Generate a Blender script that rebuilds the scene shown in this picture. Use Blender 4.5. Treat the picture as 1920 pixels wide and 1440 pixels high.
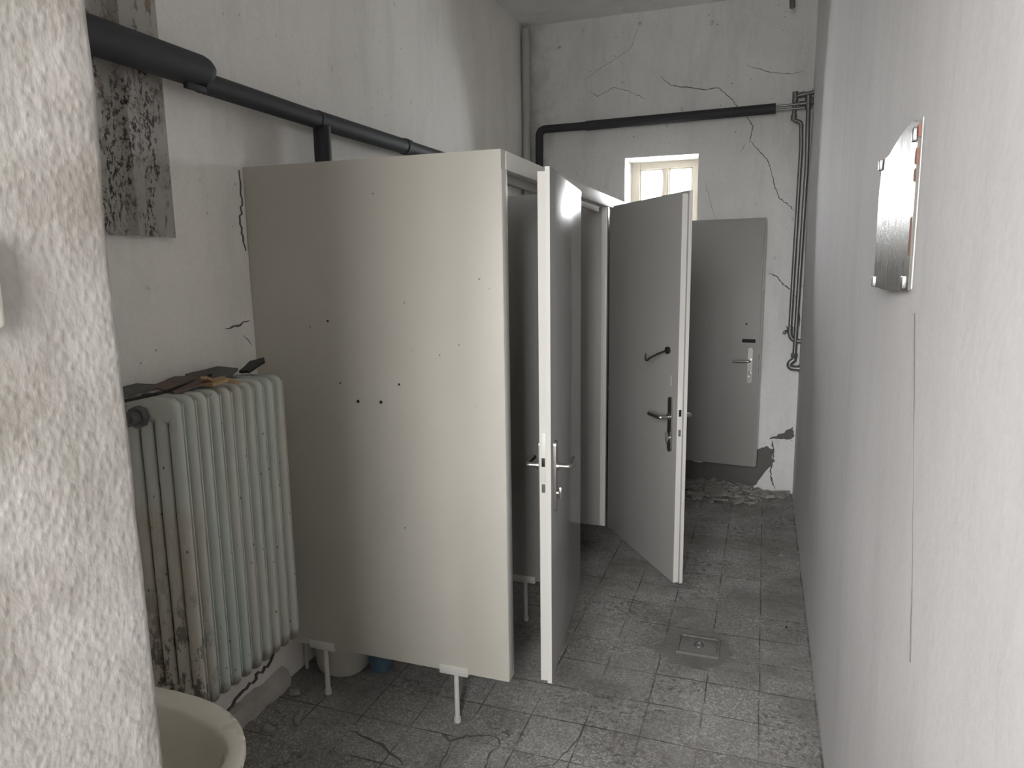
import bpy, bmesh, math, random
from mathutils import Vector, Matrix, noise
random.seed(7)
PI = math.pi
for o in list(bpy.data.objects): bpy.data.objects.remove(o)
SC = bpy.context.scene
COL = SC.collection

# ------------------------------------------------------------------ camera
YAW, PITCH, ROLL, FPX = 0.3405, 0.1634, -0.0136, 1331.8
cy, sy, cp, sp = math.cos(YAW), math.sin(YAW), math.cos(PITCH), math.sin(PITCH)
f = Vector((-sy*cp, cy*cp, -sp)); r = Vector((cy, sy, 0)); u = r.cross(f)
r2 = r*math.cos(ROLL)+u*math.sin(ROLL); u2 = -r*math.sin(ROLL)+u*math.cos(ROLL)
cd = bpy.data.cameras.new('camera'); cam = bpy.data.objects.new('camera', cd); COL.objects.link(cam)
M = Matrix((r2, u2, -f)).transposed().to_4x4(); M.translation = Vector((0, 0, 1.65))
cam.matrix_world = M
cd.sensor_width = 36; cd.lens = FPX*36/1920; cd.clip_start = 0.02; cd.clip_end = 100
SC.camera = cam

# ------------------------------------------------------------------ world, daylight, exposure
SKY = 16.0
w = bpy.data.worlds.new('overcast_sky'); SC.world = w; w.use_nodes = True
nt = w.node_tree; bg = nt.nodes['Background']
tc = nt.nodes.new('ShaderNodeTexCoord'); sx = nt.nodes.new('ShaderNodeSeparateXYZ')
rp = nt.nodes.new('ShaderNodeValToRGB')
nt.links.new(tc.outputs['Generated'], sx.inputs[0]); nt.links.new(sx.outputs[2], rp.inputs[0])
rp.color_ramp.elements[0].position = 0.0; rp.color_ramp.elements[0].color = (0.30, 0.29, 0.27, 1)
rp.color_ramp.elements[1].position = 0.06; rp.color_ramp.elements[1].color = (1.0, 0.975, 0.96, 1)
nt.links.new(rp.outputs[0], bg.inputs[0]); bg.inputs[1].default_value = SKY

def area(name, loc, rot, sx_, sy_, power=0, color=(1, 1, 1), portal=False):
    l = bpy.data.lights.new(name, 'AREA'); l.shape = 'RECTANGLE'; l.size = sx_; l.size_y = sy_
    l.energy = power; l.color = color
    if portal: l.cycles.is_portal = True
    o = bpy.data.objects.new(name, l); COL.objects.link(o); o.location = loc; o.rotation_euler = rot
    return o
# portals for the two windows: sky light comes in through them
area('portal_far', (-0.735, 5.70, 2.18), (-PI/2, 0, 0), 0.52, 0.47, portal=True)
area('portal_back', (-0.35, -1.12, 1.97), (PI/2, 0, 0), 1.12, 2.0, portal=True)
area('daylight_far', (-0.735, 5.80, 2.02), (-PI/2-.45, 0, 0), 1.0, 0.8, 95, (.97, .98, 1.0))
SC.view_settings.view_transform = 'Standard'; SC.view_settings.look = 'None'
SC.view_settings.gamma = 1; SC.view_settings.use_curve_mapping = False
SC.view_settings.exposure = 1.2
SC.cycles.max_bounces = 12; SC.cycles.diffuse_bounces = 8
SC.cycles.sample_clamp_indirect = 6

# ------------------------------------------------------------------ node helpers
class N:
    def __init__(s, name, rough=0.6, metal=0.0, spec=0.5):
        s.m = bpy.data.materials.new(name); s.m.use_nodes = True; s.t = s.m.node_tree
        s.b = s.t.nodes['Principled BSDF']; s.b.inputs['Roughness'].default_value = rough
        s.b.inputs['Metallic'].default_value = metal; s.b.inputs['Specular IOR Level'].default_value = spec
        s.pos = s.t.nodes.new('ShaderNodeNewGeometry').outputs['Position']
    def n(s, typ, **k):
        x = s.t.nodes.new(typ)
        for a, b in k.items(): setattr(x, a, b)
        return x
    def l(s, a, b): s.t.links.new(a, b)
    def mapv(s, scale=(1, 1, 1), off=(0, 0, 0)):
        m = s.n('ShaderNodeMapping'); m.inputs['Scale'].default_value = scale; m.inputs['Location'].default_value = off
        s.l(s.pos, m.inputs[0]); return m.outputs[0]
    def noise(s, scale, detail=4, rough=.6, vec=None, dist=0):
        x = s.n('ShaderNodeTexNoise'); x.inputs['Scale'].default_value = scale; x.inputs['Detail'].default_value = detail
        x.inputs['Roughness'].default_value = rough; x.inputs['Distortion'].default_value = dist
        s.l(vec or s.pos, x.inputs['Vector']); return x.outputs['Fac']
    def voro(s, scale, vec=None, feature='F1', out='Distance'):
        x = s.n('ShaderNodeTexVoronoi', feature=feature); x.inputs['Scale'].default_value = scale
        s.l(vec or s.pos, x.inputs['Vector']); return x.outputs[out]
    def ramp(s, fac, *st):
        x = s.n('ShaderNodeValToRGB'); e = x.color_ramp.elements
        while len(e) < len(st): e.new(0.5)
        for k, (p, c) in enumerate(st):
            e[k].position = p; e[k].color = (c, c, c, 1) if isinstance(c, (int, float)) else (*c, 1)
        s.l(fac, x.inputs[0]); return x.outputs[0]
    def mix(s, fac, a, b, mode='MIX'):
        x = s.n('ShaderNodeMix', data_type='RGBA', blend_type=mode)
        for v, i in ((fac, 0), (a, 6), (b, 7)):
            if isinstance(v, (int, float)): x.inputs[i].default_value = v
            elif isinstance(v, tuple): x.inputs[i].default_value = (*v, 1)
            else: s.l(v, x.inputs[i])
        return x.outputs[2]
    def math(s, op, a, b=0.0, c=None):
        x = s.n('ShaderNodeMath', operation=op)
        for v, i in ((a, 0), (b, 1), (c, 2)):
            if v is None: continue
            if isinstance(v, (int, float)): x.inputs[i].default_value = v
            else: s.l(v, x.inputs[i])
        return x.outputs[0]
    def sep(s, v=None):
        x = s.n('ShaderNodeSeparateXYZ'); s.l(v or s.pos, x.inputs[0]); return x.outputs
    def col(s, c):
        if isinstance(c, tuple): s.b.inputs['Base Color'].default_value = (*c, 1)
        else: s.l(c, s.b.inputs['Base Color'])
        return s
    def bump(s, h, strength=.3, dist=.01):
        x = s.n('ShaderNodeBump'); x.inputs['Strength'].default_value = strength; x.inputs['Distance'].default_value = dist
        s.l(h, x.inputs['Height']); s.l(x.outputs[0], s.b.inputs['Normal']); return s
    def rough(s, v): s.l(v, s.b.inputs['Roughness']); return s

def plaster(name, base, dirt, amount=.5, speck=.5, bump=.3, bscale=9, streak=True, corner=None):
    m = N(name, .85, spec=.25)
    big = m.noise(1.3, 6, .62, m.mapv((1, 1, .8)))
    c = m.mix(m.ramp(big, (.38, 0.0), (.72, amount)), base, dirt)
    if streak:
        st = m.noise(3.0, 5, .7, m.mapv((2.2, 2.2, .5)))
        c = m.mix(m.ramp(st, (.5, 0.0), (.8, amount*.6)), c, tuple(x*.72 for x in dirt))
    sp1 = m.voro(17, m.mapv((1, 1, 1)))
    spn = m.noise(2.2, 3)
    sf = m.math('MULTIPLY', m.ramp(sp1, (.045, speck), (.085, 0.0)), m.ramp(spn, (.5, 0.0), (.6, 1.0)))
    c = m.mix(sf, c, (.06, .055, .05))
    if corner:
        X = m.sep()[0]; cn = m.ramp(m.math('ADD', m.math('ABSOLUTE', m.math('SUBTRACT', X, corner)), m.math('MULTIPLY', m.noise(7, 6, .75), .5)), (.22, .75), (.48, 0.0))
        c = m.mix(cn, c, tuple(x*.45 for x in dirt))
    sp2 = m.voro(5.5, m.mapv((1, 1, 1), (3, 7, 2)), 'F1'); blot = m.math('MULTIPLY', m.ramp(sp2, (.03, speck*.8), (.12, 0.0)), m.ramp(m.noise(50, 4, .8), (.45, 0.0), (.6, 1.0)))
    c = m.mix(blot, c, (.10, .095, .09))
    fine = m.noise(60, 4, .7)
    c = m.mix(.16, c, m.ramp(fine, (.3, .55), (.7, 1.0)), 'MULTIPLY')
    m.col(c)
    h = m.mix(.5, m.noise(bscale, 5, .6), m.noise(bscale*6, 4, .6))
    m.bump(h, bump, .02)
    return m.m

MAT = {}
MAT['wall_left'] = plaster('wall_left_plaster', (.86, .835, .795), (.64, .62, .59), .5, .5, .12, 6)
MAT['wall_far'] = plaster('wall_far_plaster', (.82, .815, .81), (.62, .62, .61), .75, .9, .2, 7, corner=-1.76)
MAT['wall_right'] = plaster('wall_right_paint', (.78, .765, .775), (.66, .65, .66), .5, .12, .10, 4)
MAT['ceiling'] = plaster('ceiling_plaster', (.84, .84, .83), (.62, .62, .61), .7, .5, .2, 6)

def pier_mat():
    m = N('pier_plaster', .8, spec=.25)
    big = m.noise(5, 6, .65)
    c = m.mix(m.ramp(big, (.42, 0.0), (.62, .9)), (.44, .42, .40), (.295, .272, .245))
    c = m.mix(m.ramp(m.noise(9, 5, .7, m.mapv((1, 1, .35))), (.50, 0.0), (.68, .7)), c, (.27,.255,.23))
    m.col(c)
    v = m.voro(120, m.mapv((1, 1, .8)), 'SMOOTH_F1'); vv = m.ramp(v, (.0, 1.0), (.55, 0.0))
    h = m.mix(.35, m.mix(.35, m.noise(70, 5, .6, m.mapv((1, 1, .45))), vv), m.noise(16, 4, .6, m.mapv((1, 1, .6))))
    m.bump(h, .6, .0048)
    return m.m
MAT['pier'] = pier_mat()

def floor_mat():
    m = N('terrazzo_tiles', .62, spec=.35)
    X, Y, Z = m.sep()
    wob = m.noise(3, 2); wob = m.math('MULTIPLY', m.math('SUBTRACT', wob, .5), .012)
    fx = m.math('DIVIDE', m.math('ADD', m.math('SUBTRACT', X, .047), wob), .2)
    fy = m.math('DIVIDE', m.math('ADD', m.math('SUBTRACT', Y, 2.919), wob), .207)
    def edge(v, wd):
        fr = m.math('FRACT', m.math('ADD', v, 100))
        d = m.math('MINIMUM', fr, m.math('SUBTRACT', 1.0, fr)); return m.math('DIVIDE', d, wd)
    g = m.math('MINIMUM', edge(fx, .018), edge(fy, .018)); g = m.math('MINIMUM', g, 1.0)
    gap = m.ramp(g, (.3, 0.0), (1.0, 1.0))
    cb = m.n('ShaderNodeCombineXYZ'); m.l(m.math('FLOOR', m.math('ADD', fx, 100)), cb.inputs[0]); m.l(m.math('FLOOR', m.math('ADD', fy, 100)), cb.inputs[1])
    wn = m.n('ShaderNodeTexWhiteNoise'); m.l(cb.outputs[0], wn.inputs[0])
    tile = m.ramp(wn.outputs['Value'], (0, (.25, .24, .225)), (.5, (.29, .28, .27)), (1, (.33, .32, .31)))
    chip = m.voro(165, out='Color'); cs = m.sep(chip)[0]
    tile = m.mix(m.ramp(cs, (.70, 0.0), (.78, .75)), tile, (.50, .49, .47))
    tile = m.mix(m.ramp(cs, (.10, .45), (.2, 0.0)), tile, (.10, .095, .09))
    dirt = m.noise(2.2, 7, .68); dm = m.ramp(dirt, (.42, 0.0), (.62, .8))
    c = m.mix(dm, tile, (.175, .165, .152))
    dust = m.noise(11, 6, .7); c = m.mix(m.ramp(dust, (.5, 0.0), (.75, .5)), c, (.34, .33, .32))
    c = m.mix(m.math('MULTIPLY', m.math('SUBTRACT', 1.0, gap), m.ramp(m.noise(5, 4), (.42, .08), (.60, 1.0))), c, (.07, .065, .06))
    g2 = m.math('MULTIPLY', m.ramp(m.noise(38, 6, .8), (.50, 0.0), (.58, 1.0)), m.ramp(m.noise(2.6, 4, .6, m.mapv((1, 1, 1), (4, 2, 0))), (.48, 0.0), (.62, .75)))
    c = m.mix(g2, c, (.065, .06, .055))
    m.col(c); m.rough(m.ramp(m.noise(7, 4), (.3, .45), (.7, .8)))
    h = m.mix(.25, gap, m.noise(30, 5)); m.bump(h, .35, .006)
    return m.m
MAT['floor'] = floor_mat()

def paint(name, c1, c2, rough=.4, dirt=.3, spots=.0, bump=.06):
    m = N(name, rough, spec=.5)
    c = m.mix(m.ramp(m.noise(2.2, 5, .6, m.mapv((1, 1, .5))), (.35, 0.0), (.7, dirt)), c1, c2)
    if spots:
        v = m.voro(14); c = m.mix(m.math('MULTIPLY', m.ramp(v, (.035, spots), (.06, 0.0)), m.ramp(m.noise(3, 2), (.5, 0.0), (.58, 1.0))), c, (.08, .07, .06))
    m.col(c); m.bump(m.noise(14, 4, .6, m.mapv((1, 1, .3))), bump, .01)
    m.rough(m.ramp(m.noise(6, 4, .6), (.3, rough*.95), (.7, min(1, rough*1.08))))
    return m.m
MAT['panel'] = paint('cream_laminate', (.55, .53, .475), (.46, .44, .39), .42, .5, .7)
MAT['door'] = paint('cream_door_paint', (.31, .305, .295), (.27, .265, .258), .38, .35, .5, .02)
MAT['door'].node_tree.nodes['Principled BSDF'].inputs['Coat Weight'].default_value = .6
MAT['door'].node_tree.nodes['Principled BSDF'].inputs['Coat Roughness'].default_value = .11
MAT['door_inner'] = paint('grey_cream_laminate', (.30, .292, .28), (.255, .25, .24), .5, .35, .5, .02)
MAT['frame'] = paint('cream_frame_paint', (.66, .65, .62), (.50, .49, .46), .38, .6, .3)
MAT['edge'] = paint('pale_edge_band', (.62, .60, .58), (.52, .50, .485), .4, .5, .3)
MAT['winframe'] = paint('window_frame_paint', (.62, .57, .49), (.42, .38, .31), .5, .6)
MAT['pipe_paint'] = paint('old_white_pipe_paint', (.48, .48, .46), (.3, .3, .29), .5, .6, .6)
MAT['ceramic'] = paint('dull_ceramic', (.72, .68, .60), (.56, .53, .46), .28, .7)
MAT['ceramic_dim'] = paint('dusty_white_ceramic', (.62, .60, .56), (.45, .43, .39), .35, .6)
MAT['switch'] = paint('ivory_switch_plastic', (.68, .67, .60), (.6, .59, .52), .35, .3)
MAT['blue'] = paint('blue_plastic', (.09, .15, .21), (.06, .10, .14), .45, .4)

def simple(name, c, rough=.5, metal=0, bump=0, var=.3):
    m = N(name, rough, metal)
    m.col(m.mix(m.ramp(m.noise(20, 4), (.3, 0.0), (.7, var)), c, tuple(x*.55 for x in c)))
    if bump: m.bump(m.noise(60, 4), bump, .004)
    return m.m
MAT['foam'] = simple('dark_pipe_insulation', (.035, .036, .040), .7, 0, .2)
MAT['steel'] = simple('tarnished_steel', (.22, .22, .22), .4, .7, .1)
MAT['copper'] = simple('dull_grey_pipe', (.30, .30, .30), .35, .8, .1)
MAT['chrome'] = simple('worn_aluminium', (.45, .44, .42), .3, 1.0, .03, .2)
MAT['dark'] = simple('dark_hole', (.02, .02, .02), .9)
MAT['crack'] = simple('crack_gap', (.12, .115, .11), .95)
MAT['bare'] = plaster('bare_grey_plaster', (.17, .165, .155), (.11, .105, .10), .7, .4, .8, 20)
MAT['rubble'] = plaster('broken_plaster', (.42, .41, .385), (.2, .19, .175), .8, .4, .7, 25)
MAT['tan'] = simple('splintered_tan_wood', (.42, .29, .16), .8, 0, .3, .6)
MAT['brownpaper'] = simple('brown_card_scrap', (.16, .12, .10), .9, 0, .3, .5)
MAT['greycard'] = simple('grey_card_scrap', (.13, .125, .115), .9, 0, .3, .5)
MAT['iron'] = simple('dark_hook_iron', (.035, .033, .03), .5, .6)
MAT['footing'] = plaster('dusty_white_plaster', (.60, .575, .54), (.25, .235, .215), .85, .6, .7, 18)
MAT['mortar'] = plaster('grey_mortar', (.29, .285, .27), (.17, .165, .16), .8, .5, .9, 25)

def radiator_mat():
    m = N('chipped_radiator_enamel', .33, spec=.5)
    X, Y, Z = m.sep()
    c = m.mix(m.ramp(m.noise(3.5, 5, .6, m.mapv((1, 3, .4))), (.4, 0.0), (.66, .8)), (.49, .55, .51), (.54, .51, .455))
    lowY = m.math('MULTIPLY', m.ramp(m.math('SUBTRACT', 2.02, Y), (.42, 0.0), (.52, 1.0)), m.ramp(Z, (.93, 1.0), (1.05, 0.0)))
    wear = m.ramp(m.noise(2.2, 5, .7), (.30, 0.35), (.55, 1.0))
    c = m.mix(m.math('MULTIPLY', lowY, wear), c, (.52, .45, .37))
    rust = m.noise(26, 6, .75, m.mapv((1, 1, .45)))
    zone = m.math('MULTIPLY', lowY, m.ramp(m.math('ADD', Z, m.math('MULTIPLY', m.noise(5, 3), .3)), (.62, 1.0), (.95, .12)))
    c = m.mix(m.math('MULTIPLY', m.ramp(rust, (.50, 0.0), (.54, 1.0)), zone), c, (.055, .042, .034))
    sp_ = m.voro(34, m.mapv((1, 1, .6)))
    c = m.mix(m.math('MULTIPLY', m.ramp(sp_, (.06, .9), (.12, 0.0)), m.ramp(m.noise(5, 3), (.40, 0.0), (.50, 1.0))), c, (.05, .045, .04))
    bt = m.ramp(m.math('ADD', Z, m.math('MULTIPLY', m.noise(18, 3), .05)), (.385, .75), (.41, 0.0))
    c = m.mix(bt, c, (.16, .12, .09))
    m.col(c); m.bump(m.noise(40, 4), .12, .006); return m.m
MAT['radiator'] = radiator_mat()

def rust_sheet():
    m = N('flaking_grey_metal', .6, spec=.4)
    base = m.mix(m.ramp(m.noise(3, 4, .6), (.4, 0.0), (.7, .8)), (.40, .38, .35), (.29, .27, .245))
    n1 = m.noise(60, 6, .8, m.mapv((1, 1, .6))); reg = m.noise(4.5, 4, .7, m.mapv((1, 2.2, .6)))
    Z = m.sep()[2]
    fl = m.math('MULTIPLY', m.ramp(n1, (.50, 0.0), (.55, 1.0)), m.ramp(reg, (.44, 0.0), (.54, 1.0)))
    c = m.mix(fl, base, (.028, .022, .018))
    c = m.mix(m.math('MULTIPLY', m.ramp(m.noise(24, 5, .7, m.mapv((1, 1, .5), (3, 1, 2))), (.54, 0.0), (.62, .7)), m.ramp(m.math('SUBTRACT', Z, 1.6), (.42, 0.0), (.6, 1.0))), c, (.14, .075, .04))
    m.col(c); m.bump(m.math('SUBTRACT', 1.0, fl), .4, .003); return m.m
MAT['rust'] = rust_sheet()

def mirror_mat():
    m = N('old_mirror_silver', .10, .22)
    s = m.noise(26, 5, .7, m.mapv((1, 1, .25)))
    m.col(m.mix(m.ramp(s, (.45, 0.0), (.8, .6)), (.17, .155, .135), (.07, .066, .06)))
    sp_ = m.ramp(m.noise(55, 4, .7, m.mapv((1, 1, .35))), (.3, .28), (.75, .5)); m.rough(sp_)
    m.bump(m.noise(90, 3), .12, .002)
    return m.m
MAT['mirror'] = mirror_mat()
MAT['mirror_edge'] = simple('bare_reddish_mirror_edge', (.30, .15, .11), .8, 0, .2, .5)

def glass_mat():
    m = N('thin_window_glass'); t = m.t; t.nodes.remove(m.b)
    tr = m.n('ShaderNodeBsdfTransparent'); tr.inputs[0].default_value = (.95, .96, .96, 1)
    gl = m.n('ShaderNodeBsdfGlossy'); gl.inputs['Roughness'].default_value = .03
    fr = m.n('ShaderNodeFresnel'); mx = m.n('ShaderNodeMixShader')
    m.l(fr.outputs[0], mx.inputs[0]); m.l(tr.outputs[0], mx.inputs[1]); m.l(gl.outputs[0], mx.inputs[2])
    m.l(mx.outputs[0], t.nodes['Material Output'].inputs[0]); return m.m
MAT['glass'] = glass_mat()

# ------------------------------------------------------------------ mesh helpers
WL = {}
def obj(name, bm, mat, parent=None, recenter=True, smooth=True, angle=40, label=None):
    if smooth:
        for fc in bm.faces: fc.smooth = True
    o0 = Vector((0, 0, 0))
    if recenter and len(bm.verts):
        xs = [v.co.x for v in bm.verts]; ys = [v.co.y for v in bm.verts]; zs = [v.co.z for v in bm.verts]
        o0 = Vector(((min(xs)+max(xs))/2, (min(ys)+max(ys))/2, min(zs)))
        bmesh.ops.translate(bm, verts=bm.verts, vec=-o0)
    bmesh.ops.recalc_face_normals(bm, faces=bm.faces)
    me = bpy.data.meshes.new(name); bm.to_mesh(me); bm.free()
    if smooth: me.set_sharp_from_angle(angle=math.radians(angle))
    me.materials.append(MAT[mat]); o = bpy.data.objects.new(name, me); COL.objects.link(o)
    if parent:
        o.parent = parent; o.location = o0-WL[parent.name]
    else: o.location = o0
    WL[o.name] = o0
    if label: o['label'] = label
    return o
def thing(name, label, cat, loc, group=None):
    o = bpy.data.objects.new(name, None); COL.objects.link(o); o.location = loc; WL[o.name] = Vector(loc)
    o.empty_display_size = .1
    o['label'] = label; o['category'] = cat
    if group: o['group'] = group
    return o
def tag(o, label, cat, group=None, kind=None):
    o['label'] = label; o['category'] = cat
    if group: o['group'] = group
    if kind: o['kind'] = kind
    return o
def struct(o): o['kind'] = 'structure'; return o

def box(bm, a, b, bev=0, seg=2):
    r_ = bmesh.ops.create_cube(bm, size=1); vs = r_['verts']
    for v in vs:
        v.co = Vector([(a[i]+b[i])/2+v.co[i]*(b[i]-a[i]) for i in range(3)])
    if bev:
        es = list({e for v in vs for e in v.link_edges})
        bmesh.ops.bevel(bm, geom=es, offset=bev, segments=seg, affect='EDGES', profile=.5)
    return bm
def B(a, b, bev=0, seg=2): return box(bmesh.new(), a, b, bev, seg)
def ring_loft(bm, rings, cap0=True, cap1=True, closed=True):
    R = [[bm.verts.new(p) for p in rg] for rg in rings]
    n = len(R[0])
    for i in range(len(R)-1):
        for j in range(n if closed else n-1):
            k = (j+1) % n
            bm.faces.new((R[i][j], R[i][k], R[i+1][k], R[i+1][j]))
    if cap0: bm.faces.new(list(reversed(R[0])))
    if cap1: bm.faces.new(R[-1])
    return bm
def tube(bm, pts, rad, n=14, corner=0.0, cap=True):
    pts = [Vector(p) for p in pts]
    if corner:
        out = [pts[0]]
        for i in range(1, len(pts)-1):
            a, b, c = pts[i-1], pts[i], pts[i+1]
            d1 = (a-b); d2 = (c-b); k = min(corner, d1.length*.49, d2.length*.49)
            p1 = b+d1.normalized()*k; p2 = b+d2.normalized()*k
            for s in range(7):
                t = s/6; out.append((1-t)**2*p1+2*t*(1-t)*b+t*t*p2)
        out.append(pts[-1]); pts = out
    rads = rad if isinstance(rad, (list, tuple)) else [rad]*len(pts)
    rings = []; prev = None
    for i, p in enumerate(pts):
        d = (pts[min(i+1, len(pts)-1)]-pts[max(i-1, 0)]).normalized()
        if prev is None:
            up = Vector((0, 0, 1)) if abs(d.z) < .9 else Vector((1, 0, 0)); a = d.cross(up).normalized()
        else: a = (prev-d*prev.dot(d)).normalized()
        prev = a; b = d.cross(a)
        rings.append([p+(a*math.cos(2*PI*k/n)+b*math.sin(2*PI*k/n))*rads[i] for k in range(n)])
    return ring_loft(bm, rings, cap, cap)
def T(pts, rad, n=14, corner=0.0): return tube(bmesh.new(), pts, rad, n, corner)
def prism(bm, poly, ax, lo, hi):
    """poly of 2D points in the plane across axis ax, extruded from lo to hi"""
    def P(p, h):
        q = [0, 0, 0]; k = [i for i in range(3) if i != ax]; q[k[0]], q[k[1]] = p; q[ax] = h; return q
    return ring_loft(bm, [[P(p, lo) for p in poly], [P(p, hi) for p in poly]])
def ribbon(bm, pts, width, ax, at, thick, seed=0, amp=.006, sub=5):
    """a crack: thin irregular strip along pts on the plane ax=at"""
    rnd = random.Random(seed); P = [Vector((*p, 0)) for p in pts]; out = []
    for i in range(len(P)-1):
        for s in range(sub):
            t = s/sub; q = P[i].lerp(P[i+1], t)
            if s: q += Vector((rnd.uniform(-amp, amp), rnd.uniform(-amp, amp), 0))
            out.append(q)
    out.append(P[-1]); L = []; Rr = []
    for i, q in enumerate(out):
        d = (out[min(i+1, len(out)-1)]-out[max(i-1, 0)]).normalized(); nn = Vector((-d.y, d.x, 0))
        e = min(1, i/3+.15, (len(out)-1-i)/3+.15); wd = width*rnd.uniform(.45, 1.2)*e/2
        L.append(q+nn*wd); Rr.append(q-nn*wd)
    k = [i for i in range(3) if i != ax]
    def V(p, h):
        c = [0, 0, 0]; c[k[0]] = p.x; c[k[1]] = p.y; c[ax] = h; return bm.verts.new(c)
    for i in range(len(out)-1):
        q = [L[i], Rr[i], Rr[i+1], L[i+1]]
        a = [V(p, at) for p in q]; b = [V(p, at+thick) for p in q]
        bm.faces.new(b)
        bm.faces.new((a[0], a[3], b[3], b[0])); bm.faces.new((a[1], a[2], b[2], b[1]))
    return bm
def jit(bm, amp, scale=8, seed=0.0):
    for v in bm.verts:
        v.co += noise.noise_vector(v.co*scale+Vector((seed, seed*2, 0)))*amp
    return bm

# ------------------------------------------------------------------ room
XL, XR, YF, ZC, XF = -1.768, 0.253, 5.338, 3.40, -0.787
struct(obj('floor', B((XL-.3, -1.2, -.15), (XR+.3, YF+.4, 0)), 'floor', smooth=False))
struct(obj('ceiling', B((XL-.3, -1.2, ZC), (XR+.3, YF+.4, ZC+.15)), 'ceiling', smooth=False))

def wall_grid(ax, at, back, lo, hi, amp, seed, step=.06, skip=None):
    """wall slab whose room face undulates a little; ax 0 -> x=at plane, ax 1 -> y=at plane"""
    bm = bmesh.new(); nu = max(2, int((hi[0]-lo[0])/step)); nv = max(2, int((hi[1]-lo[1])/step)); G = []
    for i in range(nu+1):
        row = []
        for j in range(nv+1):
            a = lo[0]+(hi[0]-lo[0])*i/nu; b = lo[1]+(hi[1]-lo[1])*j/nv
            d = noise.fractal(Vector((a*1.3, b*1.3, seed)), 1.0, 2.0, 4)*amp
            edge = min(1, i/3, (nu-i)/3, j/2, (nv-j)/2); d *= edge
            row.append(bm.verts.new((at+d, a, b) if ax == 0 else (a, at+d, b)))
        G.append(row)
    for i in range(nu):
        for j in range(nv): bm.faces.new((G[i][j], G[i+1][j], G[i+1][j+1], G[i][j+1]))
    rim = [G[i][0] for i in range(nu+1)]+[G[nu][j] for j in range(1, nv+1)]+[G[i][nv] for i in range(nu-1, -1, -1)]+[G[0][j] for j in range(nv-1, 0, -1)]
    bk = []
    for v in rim:
        c = v.co.copy(); c[ax] = back; bk.append(bm.verts.new(c))
    n = len(rim)
    for i in range(n): bm.faces.new((rim[i], bk[i], bk[(i+1) % n], rim[(i+1) % n]))
    bm.faces.new(bk)
    return bm
WLf = struct(obj('wall_left', wall_grid(0, XL, XL-.3, (-1.2, 0), (YF+.35, ZC), .005, 1.0), 'wall_left'))
WRt = struct(obj('wall_right', wall_grid(0, XR, XR+.3, (-1.2, 0), (YF+.35, ZC), .004, 5.0), 'wall_right'))
# far wall with the deep window opening
WX0, WX1, WZ0, WZ1 = -.995, -.475, 1.95, 2.418
bm = bmesh.new()
for a, b in (((XL, 0), (WX0, ZC)), ((WX1, 0), (XR, ZC)), ((WX0, 0), (WX1, WZ0)), ((WX0, WZ1), (WX1, ZC))):
    box(bm, (a[0], YF, a[1]), (b[0], YF+.35, b[1]))
bmesh.ops.remove_doubles(bm, verts=bm.verts, dist=1e-5)
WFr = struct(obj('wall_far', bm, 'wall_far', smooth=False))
# back wall of the front space with its own window
bm = bmesh.new(); BX0, BX1, BZ0, BZ1 = -.90, .20, 1.0, 2.95
for a, b in (((XL, 0), (BX0, ZC)), ((BX1, 0), (XR, ZC)), ((BX0, 0), (BX1, BZ0)), ((BX0, BZ1), (BX1, ZC))):
    box(bm, (a[0], -1.2, a[1]), (b[0], -.9, b[1]))
bmesh.ops.remove_doubles(bm, verts=bm.verts, dist=1e-5)
struct(obj('wall_back', bm, 'wall_left', smooth=False))
# wall stub (pier) at the near left; rough, slightly wavy rounded corner
PX, PY0, PY1 = -.67, .30, .60
bm = bmesh.new(); rings = []
prof = [(XL, PY0), (PX-.01, PY0)]
prof += [(PX-.01+.01*math.sin(a), PY0+.01-.01*math.cos(a)) for a in (.6, 1.1)]
prof += [(PX, PY0+.01+(PY1-.02-PY0-.01)*k/14) for k in range(1, 14)]
prof += [(PX-.012+.012*math.cos(a), PY1-.012+.012*math.sin(a)) for a in (0, .3, .6, .9, 1.2, 1.57)]
prof += [(XL, PY1)]
nz = 300
for i in range(nz+1):
    z = ZC*i/nz; rg = []
    for (x, y) in prof:
        d = 0
        if x > XL+.1:
            d = noise.fractal(Vector((x*6, y*6, z*5)), .8, 2.0, 5)*.0022+noise.noise(Vector((x*2, y*2+3, z*1.6)))*.003
        rg.append((x+d, y+d*.6, z))
    rings.append(rg)
ring_loft(bm, rings)
struct(obj('wall_near', bm, 'pier', angle=70))

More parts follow.
